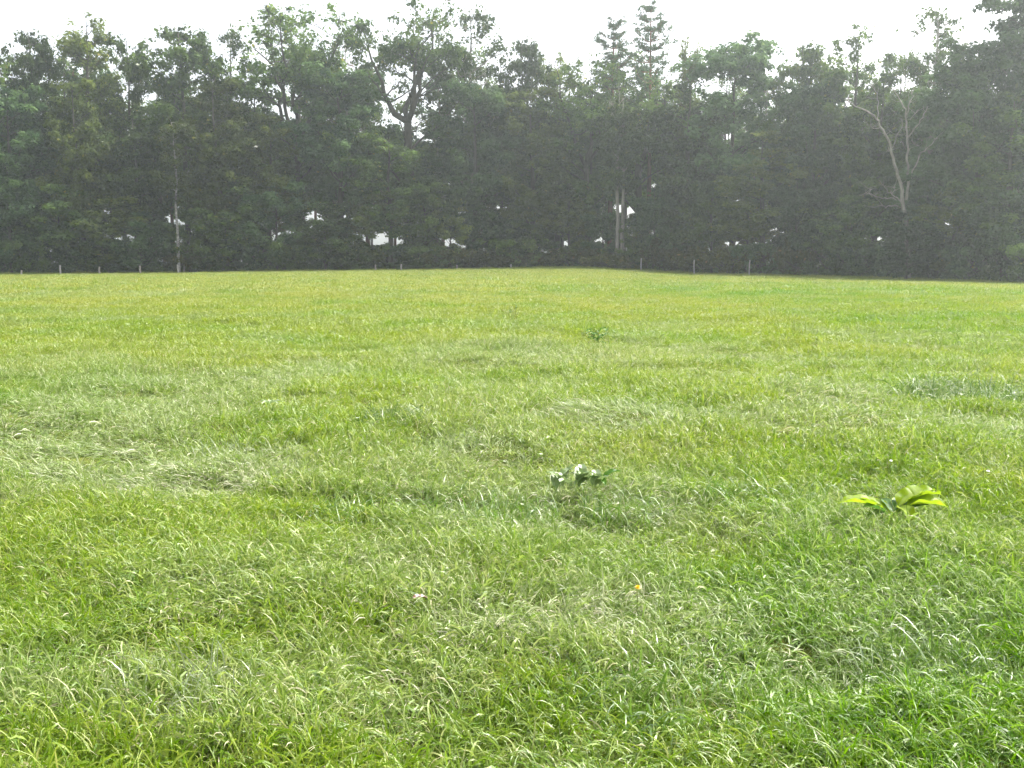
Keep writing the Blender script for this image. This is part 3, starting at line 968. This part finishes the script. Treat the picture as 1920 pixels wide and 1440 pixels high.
P_all = []; I_all = []; R_all = []; S_all = []; A_all = []; C_all = []
for li, l in enumerate(LOD):
    ha = 0.70                                    # half angle tangent, wider than the frame
    ymin, ymax = l['r0'] * 0.8, l['r1'] * 1.08
    side = 3.2
    area_w = ymax * ha + side
    N = int(l['den'] * (ymax - ymin) * 2 * area_w)
    x = rng.uniform(-area_w, area_w, N); y = rng.uniform(ymin, ymax, N)
    d = np.hypot(x, y) * (1 + (rng.random(N) - .5) * 0.12)
    keep = (np.abs(x) < y * ha + side) & (d >= l['r0']) & (d < l['r1'])
    x = x[keep]; y = y[keep]
    px = 960 + x / y / 0.9926 * F
    ed = np.interp(px, EDGE_PX, EDGE_D)
    keep = y < ed - 0.6 + (fbm(x * .8, y * .8, 77) - .5) * 1.5
    x = x[keep]; y = y[keep]
    lod_ = influence(x, y, PL, 40); lush_shade = influence(x, y, PG, 60)
    bg_l = smooth((fbm(x * 0.5, y * 0.5, 5) - 0.52) / 0.2) * 0.35 + smooth((fbm(x * 1.7, y * 1.7, 25) - 0.55) / 0.15) * 0.25
    lod_ = np.clip(lod_ + bg_l, 0, 1)
    hgt = 0.45 + 1.1 * fbm(x * 0.9, y * 0.9, 8) + 0.35 * (fbm(x * 3.1, y * 3.1, 18) - .5)
    hgt = hgt * (1 + 0.25 * lush_shade) * (1 + 0.15 * lod_)
    ex = np.interp(960 + x / y / 0.9926 * F, EDGE_PX, EDGE_D)
    hgt = hgt * (1 + 2.6 * smooth((y - ex + 3.5) / 3.0) * fbm(x * .7, y * .7, 55))      # unmown fringe at the wood
    is_l = rng.random(len(x)) < lod_ * 0.8
    idx = li * 2 * NV + rng.integers(0, NV, len(x)) + np.where(is_l, NV, 0)
    flow = fbm(x * 0.25, y * 0.25, 91) * 9.0 + fbm(x * 1.3, y * 1.3, 95) * 2.5
    rz = np.where(is_l, flow + rng.normal(size=len(x)) * .35, rng.random(len(x)) * 6.28)
    rx = rng.normal(size=len(x)) * 0.1
    s = rng.uniform(0.8, 1.2, len(x))
    P_all.append(np.stack([x, y, ground(x, y)], 1)); I_all.append(idx)
    R_all.append(np.stack([rx, rng.normal(size=len(x)) * 0.1, rz], 1))
    S_all.append(np.stack([s, s, s * hgt], 1))
    A_all.append(np.clip(lod_ * rng.uniform(.6, 1.15, len(x)), 0, 1)); C_all.append(np.clip(lush_shade * rng.uniform(.5, 1.1, len(x)), 0, 1))
P_all = np.concatenate(P_all); I_all = np.concatenate(I_all); R_all = np.concatenate(R_all); S_all = np.concatenate(S_all)
A_all = np.concatenate(A_all); C_all = np.concatenate(C_all)
print('grass tufts', len(P_all))


def scatter(name, P, I, Rr, S, A, C, coll):
    me = bpy.data.meshes.new(name)
    me.vertices.add(len(P)); me.vertices.foreach_set('co', P.astype(np.float32).ravel())
    for n_, ty, fld, arr in (('idx', 'INT', 'value', I.astype(np.int32)), ('rot', 'FLOAT_VECTOR', 'vector', Rr.astype(np.float32).ravel()),
                             ('scl', 'FLOAT_VECTOR', 'vector', S.astype(np.float32).ravel()),
                             ('pale', 'FLOAT', 'value', A.astype(np.float32)), ('cool', 'FLOAT', 'value', C.astype(np.float32))):
        at = me.attributes.new(n_, ty, 'POINT'); at.data.foreach_set(fld, arr)
    me.materials.append(M_GRASS)
    o = bpy.data.objects.new(name, me); COL.objects.link(o)
    ng = bpy.data.node_groups.new('scatter_tufts', 'GeometryNodeTree')
    ng.interface.new_socket('Geometry', in_out='INPUT', socket_type='NodeSocketGeometry')
    ng.interface.new_socket('Geometry', in_out='OUTPUT', socket_type='NodeSocketGeometry')
    N = ng.nodes; L = ng.links
    gi = N.new('NodeGroupInput'); go = N.new('NodeGroupOutput')
    ci = N.new('GeometryNodeCollectionInfo'); ci.inputs['Collection'].default_value = coll
    ci.inputs['Separate Children'].default_value = True; ci.inputs['Reset Children'].default_value = True
    ip = N.new('GeometryNodeInstanceOnPoints')
    ip.inputs['Pick Instance'].default_value = True

    def na(nm, ty):
        a = N.new('GeometryNodeInputNamedAttribute'); a.data_type = ty; a.inputs['Name'].default_value = nm
        return a.outputs['Attribute']
    L.new(gi.outputs[0], ip.inputs['Points']); L.new(ci.outputs[0], ip.inputs['Instance'])
    L.new(na('idx', 'INT'), ip.inputs['Instance Index'])
    er = N.new('FunctionNodeEulerToRotation'); L.new(na('rot', 'FLOAT_VECTOR'), er.inputs[0])
    L.new(er.outputs[0], ip.inputs['Rotation']); L.new(na('scl', 'FLOAT_VECTOR'), ip.inputs['Scale'])
    L.new(ip.outputs[0], go.inputs[0])
    md = o.modifiers.new('scatter', 'NODES'); md.node_group = ng
    return o


go_ = scatter('grass', P_all, I_all, R_all, S_all, A_all, C_all, tufts)
tag(go_, 'long green meadow grass covering the field up to the wood', kind='stuff', cat='grass')

# ------------------------------------------------------------------ dock plants and other plants in the meadow
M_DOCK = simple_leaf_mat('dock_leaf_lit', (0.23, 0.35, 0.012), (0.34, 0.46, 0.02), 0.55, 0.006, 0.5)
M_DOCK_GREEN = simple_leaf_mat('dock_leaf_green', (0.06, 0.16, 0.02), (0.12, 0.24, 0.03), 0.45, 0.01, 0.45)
M_DOCK_PALE = simple_leaf_mat('dock_leaf_pale', (0.17, 0.26, 0.08), (0.28, 0.36, 0.15), 0.3, 0.02, 0.45)
M_STALK = simple_leaf_mat('stalk', (0.12, 0.18, 0.03), (0.2, 0.2, 0.05), 0.1, 0.06, 0.5)


def leaf_obj(name, base, az, length, width, rise, droop, mat, parent, wave=0.05, roll=0.0):
    """one broad leaf with a midrib fold and wavy edge, on its stalk"""
    nl, nw = 12, 6
    V = []; Fc = []
    r = random.Random(hash((round(base[0], 3), round(az, 3))) & 0xffff)
    ph = r.uniform(0, 6)
    cx, cz = 0.0, 0.0; ang = rise
    cl = []
    for i in range(nl + 1):
        cl.append((cx, cz, ang))
        cx += math.cos(ang) * length / nl; cz += math.sin(ang) * length / nl
        ang -= droop / nl * (0.5 + i / nl)
    for i in range(nl + 1):
        t = i / nl
        w = width * (0.12 if t < 0.12 else max(0.02, math.sin(math.pi * min(1, ((t - 0.1) / 0.9)) ** 0.75) ** 0.7))
        x0, z0, a0 = cl[i]
        for j in range(nw + 1):
            s = j / nw * 2 - 1
            off = abs(s) * w * 0.28 + wave * width * math.sin(t * 17 + ph + (2 if s > 0 else 0)) * s * s
            yy = s * w / 2
            V.append((x0 - math.sin(a0) * off, yy, z0 + math.cos(a0) * off + yy * math.tan(roll)))
    for i in range(nl):
        for j in range(nw):
            k = i * (nw + 1) + j
            Fc.append((k, k + 1, k + nw + 2, k + nw + 1))
    me = bpy.data.meshes.new(name); me.from_pydata(V, [], Fc); me.materials.append(mat)
    me.polygons.foreach_set('use_smooth', [True] * len(me.polygons))
    o = bpy.data.objects.new(name, me); o.location = base; o.rotation_euler = (0, 0, az)
    COL.objects.link(o); o.parent = parent
    return o


def plant(name, px, py, label, cat='plant'):
    x, y, z = on_ground(px, py)
    e = bpy.data.objects.new(name, None); e.location = (x, y, z); COL.objects.link(e)
    e.empty_display_size = .1
    tag(e, label, cat)
    return e


def stalk(parent, p0, p1, r0=0.004, r1=0.002, mat=None, name='stem'):
    mb = MB(); p0 = np.array(p0, float); p1 = np.array(p1, float)
    mid = (p0 + p1) / 2 + np.array([.006, 0, .004])
    mb.tube([p0, mid, p1], [r0, (r0 + r1) / 2, r1], 6)
    o = bpy.data.objects.new(name, mb.mesh(name, mat or M_STALK)); COL.objects.link(o); o.parent = parent
    return o


# the sunlit dock at the right: a left leaf, a right bunch and one hanging down
d1 = plant('dock_plant', 1672, 994, 'sunlit dock plant with large glowing yellow-green leaves at the right')
d1.scale = (.92, .92, .92)
for base, az, ln, w, rise, dr, mt in [((-.06, 0, .11), R(172), .22, .11, .40, .8, M_DOCK), ((-.05, .03, .11), R(160), .15, .08, .5, .7, M_DOCK),
                                      ((.02, 0, .12), R(22), .20, .12, .55, .7, M_DOCK), ((.05, .02, .13), R(5), .22, .16, .45, .6, M_DOCK), ((.04, -.03, .13), R(-12), .22, .13, .30, .7, M_DOCK),
                                      ((.02, -.01, .09), R(50), .15, .09, .6, .9, M_DOCK_GREEN), ((.01, -.04, .13), R(-75), .13, .08, .1, 1.3, M_DOCK),
                                      ((-.03, -.02, .09), R(-160), .12, .05, .3, 1.0, M_DOCK_GREEN), ((.08, .02, .12), R(30), .22, .13, .5, .6, M_DOCK)]:
    leaf_obj('leaf', base, az, ln, w, rise, dr, mt, d1)
for k in range(7):
    leaf_obj('leaf', (-.04 + .014 * k, -.02 + .01 * (k % 3), .09), R(195 - k * 32), .15, .065, .6, .8, M_DOCK if k % 3 else M_DOCK_GREEN, d1)
stalk(d1, (0, 0, 0), (0.0, 0, .13)); stalk(d1, (0, 0, 0), (-.05, 0, .11)); stalk(d1, (.01, 0, 0), (.05, .02, .13))

d2 = plant('dock_plant', 1092, 945, 'pale silvery dock plant with short upright leaves near the centre')
for k in range(22):
    az = random.uniform(0, 6.28)
    ox = (k - 11) * 0.013
    leaf_obj('leaf', (ox, random.uniform(-.05, .05), random.uniform(.08, .13)), R(random.choice([175, 150, 100, 60, 20, -30, -140])) + random.uniform(-.3, .3), random.uniform(.09, .13),
             random.uniform(.045, .06), random.uniform(.7, 1.3), random.uniform(.5, 1.5), M_DOCK_PALE if k < 19 else M_DOCK_GREEN, d2)
stalk(d2, (0, 0, 0), (0.02, 0, .08))

d3 = plant('thistle_plant', 1120, 650, 'small dark green leafy weed standing alone in the middle of the field')
stalk(d3, (0, 0, 0), (0.02, 0, .30), .006, .003); stalk(d3, (0, 0, .05), (-.12, 0, .24), .005, .002); stalk(d3, (0, 0, .05), (.16, 0, .22), .005, .002)
for k in range(16):
    a = k * 2.4; zz = .08 + .013 * k
    bx = random.choice([0, -.08, .12, .01]) * (zz / .25)
    leaf_obj('leaf', (bx, 0, zz), a, random.uniform(.10, .16), .05, random.uniform(.1, .9), 0.8, M_DOCK_GREEN, d3, wave=.25)

d4 = plant('thin_weed', 962, 606, 'thin stemmy weed in the field below the centre of the wood')
for k in range(5):
    stalk(d4, (k * .02 - .04, 0, 0), (k * .06 - .12, 0, random.uniform(.25, .42)), .008, .004)
for k in range(6):
    leaf_obj('leaf', (k * .04 - .1, 0, .2 + .03 * k), k * 1.9, .12, .03, .6, .8, M_DOCK_GREEN, d4)

d5 = plant('dock_leaf_cluster', 507, 785, 'small bright pale leaf cluster in the grass on the left')
for k in range(5):
    leaf_obj('leaf', (0, 0, .12), k * 1.3 + .4, .11, .035, .5, 1.2, M_DOCK_PALE, d5)

# dandelion
def flower(px, py, hgt, rad, colr, label, name, nm='petal'):
    e = plant(name, px, py, label, 'flower')
    stalk(e, (0, 0, 0), (0.0, 0, hgt), .002, .0018)
    m, t = nt(name + '_petal')
    tc = t.nodes.new('ShaderNodeTexCoord')
    c = ramp(t, noise(t, 60, 2, tc.outputs['Object']), [(0.3, colr), (0.7, tuple(min(1, v * 1.15) for v in colr))])
    leaf_shader(t, c, 0.25, 0.03, 0.5)
    V = []; Fc = []
    for ring, (rr, zz, n) in enumerate([(rad, .002, 18), (rad * .75, .006, 14), (rad * .45, .009, 9)]):
        for k in range(n):
            a = k * 2 * math.pi / n + ring * .2; w = rad * .17
            b = len(V)
            ca, sa = math.cos(a), math.sin(a)
            V += [(ca * .001 - sa * w * .4, sa * .001 + ca * w * .4, hgt), (ca * rr * .8 - sa * w, sa * rr * .8 + ca * w, hgt + zz),
                  (ca * rr, sa * rr, hgt + zz * .8), (ca * rr * .8 + sa * w, sa * rr * .8 - ca * w, hgt + zz), (ca * .001 + sa * w * .4, sa * .001 - ca * w * .4, hgt)]
            Fc.append((b, b + 1, b + 2, b + 3, b + 4))
    me = bpy.data.meshes.new('petals'); me.from_pydata(V, [], Fc); me.materials.append(m)
    o = bpy.data.objects.new('flower_head', me); COL.objects.link(o); o.parent = e
    o.rotation_euler = (R(18), 0, 0)
    return e


flower(1192, 1165, .150, .0125, (.80, .58, .02), 'single yellow dandelion flower in the long grass right of the centre bottom', 'dandelion')
flower(1662, 912, .165, .009, (.70, .66, .66), 'small whitish clover head directly above the sunlit dock', 'clover')
flower(1841, 935, .165, .009, (.70, .64, .66), 'small whitish clover head right of the sunlit dock', 'clover')

# dry leaf lying in the grass
x, y, z = on_ground(772, 1190)
M_DRY = simple_leaf_mat('dry_leaf', (.15, .075, .04), (.25, .14, .08), 0.2, 0.04, 0.6)
e = bpy.data.objects.new('fallen_leaf', None); e.location = (x, y, z + .13); COL.objects.link(e)
tag(e, 'small reddish brown dead leaf caught in the grass at the lower middle', 'leaf')
leaf_obj('blade', (0, 0, 0), .4, .06, .028, .1, .5, M_DRY, e)

# tussocks: taller clumps that one can tell apart
TUSS = [(1815, 755, .85, .30, 'dark', 'dark tussock of taller grass at the right, farthest of the big ones'),
        (740, 795, .35, .22, 'dark', 'small dark tussock in the field left of the centre'),
        (825, 945, .42, .24, 'fresh', 'dense green tussock over a dark hollow left of the centre'),
        (1165, 975, .30, .22, 'fresh', 'tussock with long arched blades below the pale dock plant'),
        (1370, 950, .25, .2, 'fresh', 'low tussock left of the sunlit dock plant'),
        (435, 860, .30, .24, 'pale', 'upright pale tussock at the far rim of the silvery flattened grass'),
        (1500, 955, .22, .2, 'fresh', 'small tussock just left of the sunlit dock leaves'),
        (960, 985, .35, .2, 'fresh', 'soft rounded tussock in the middle between hollow and pale dock')]
TUSS += [(1230, 1330, .38, .2, 'fresh', 'large tall grass clump at the bottom, right of the centre'),
         (1790, 1290, .34, .2, 'dark', 'deep green tall grass clump in the lower right corner area'),
         (330, 1330, .30, .18, 'pale', 'pale arching grass clump near the bottom left'),
         (640, 985, .25, .17, 'fresh', 'low grass clump left of the dark hollow')]
M_TUS = simple_leaf_mat('tussock_blade_dark', (.075, .15, .025), (.14, .22, .05), .4, .02, .5, 6)
M_TUS2 = simple_leaf_mat('tussock_blade', (.09, .19, .02), (.16, .26, .04), .45, .02, .5, 6)
M_TUS3 = simple_leaf_mat('tussock_blade_pale', (.17, .24, .09), (.30, .34, .18), .4, .02, .5, 6)
_keep = M_GRASS
for i, (px, py, rad, h, kindt, lab) in enumerate(TUSS):
    x, y, z = on_ground(px, py)
    far = y / 6.0
    mt = {'dark': M_TUS, 'fresh': M_TUS2, 'pale': M_TUS3}[kindt]
    M_GRASS = mt
    nme = 'grass_tussock'
    tuft_mesh(nme, 700 + i, int(900 * rad ** 1.2), rad * .8, h, 0.005 * max(1, far * .8), 6, .6, False)
    ob = tufts.objects[-1] if False else [q for q in tufts.objects if q.name.startswith('grass_tussock')][-1]
    tufts.objects.unlink(ob)
    ob.location = (x, y, z); COL.objects.link(ob)
    tag(ob, lab, 'grass tussock', 'tussocks in the field')
M_GRASS = _keep

# ------------------------------------------------------------------ haze, also standing in for the lens flare veil
def box_haze():
    x0, x1, y0, y1, z0, z1 = -640, 640, -180, 640, -3.5, 36
    v = [(x, y, z) for z in (z0, z1) for y in (y0, y1) for x in (x0, x1)]
    f = [(0, 2, 3, 1), (4, 5, 7, 6), (0, 1, 5, 4), (2, 6, 7, 3), (0, 4, 6, 2), (1, 3, 7, 5)]
    me = bpy.data.meshes.new('haze'); me.from_pydata(v, [], f)
    m, t = nt('haze_veil')
    out = t.nodes.new('ShaderNodeOutputMaterial')
    p = t.nodes.new('ShaderNodeVolumePrincipled')
    p.inputs['Color'].default_value = (.88, .97, .95, 1)  # cyan tint of the lens veil put into the haze colour
    p.inputs['Density'].default_value = HAZE_DENSITY
    p.inputs['Anisotropy'].default_value = 0.62
    t.links.new(p.outputs[0], out.inputs['Volume'])
    me.materials.append(m)
    o = bpy.data.objects.new('haze', me); COL.objects.link(o)
    tag(o, kind='stuff')


if HAZE_DENSITY > 0:
    box_haze()
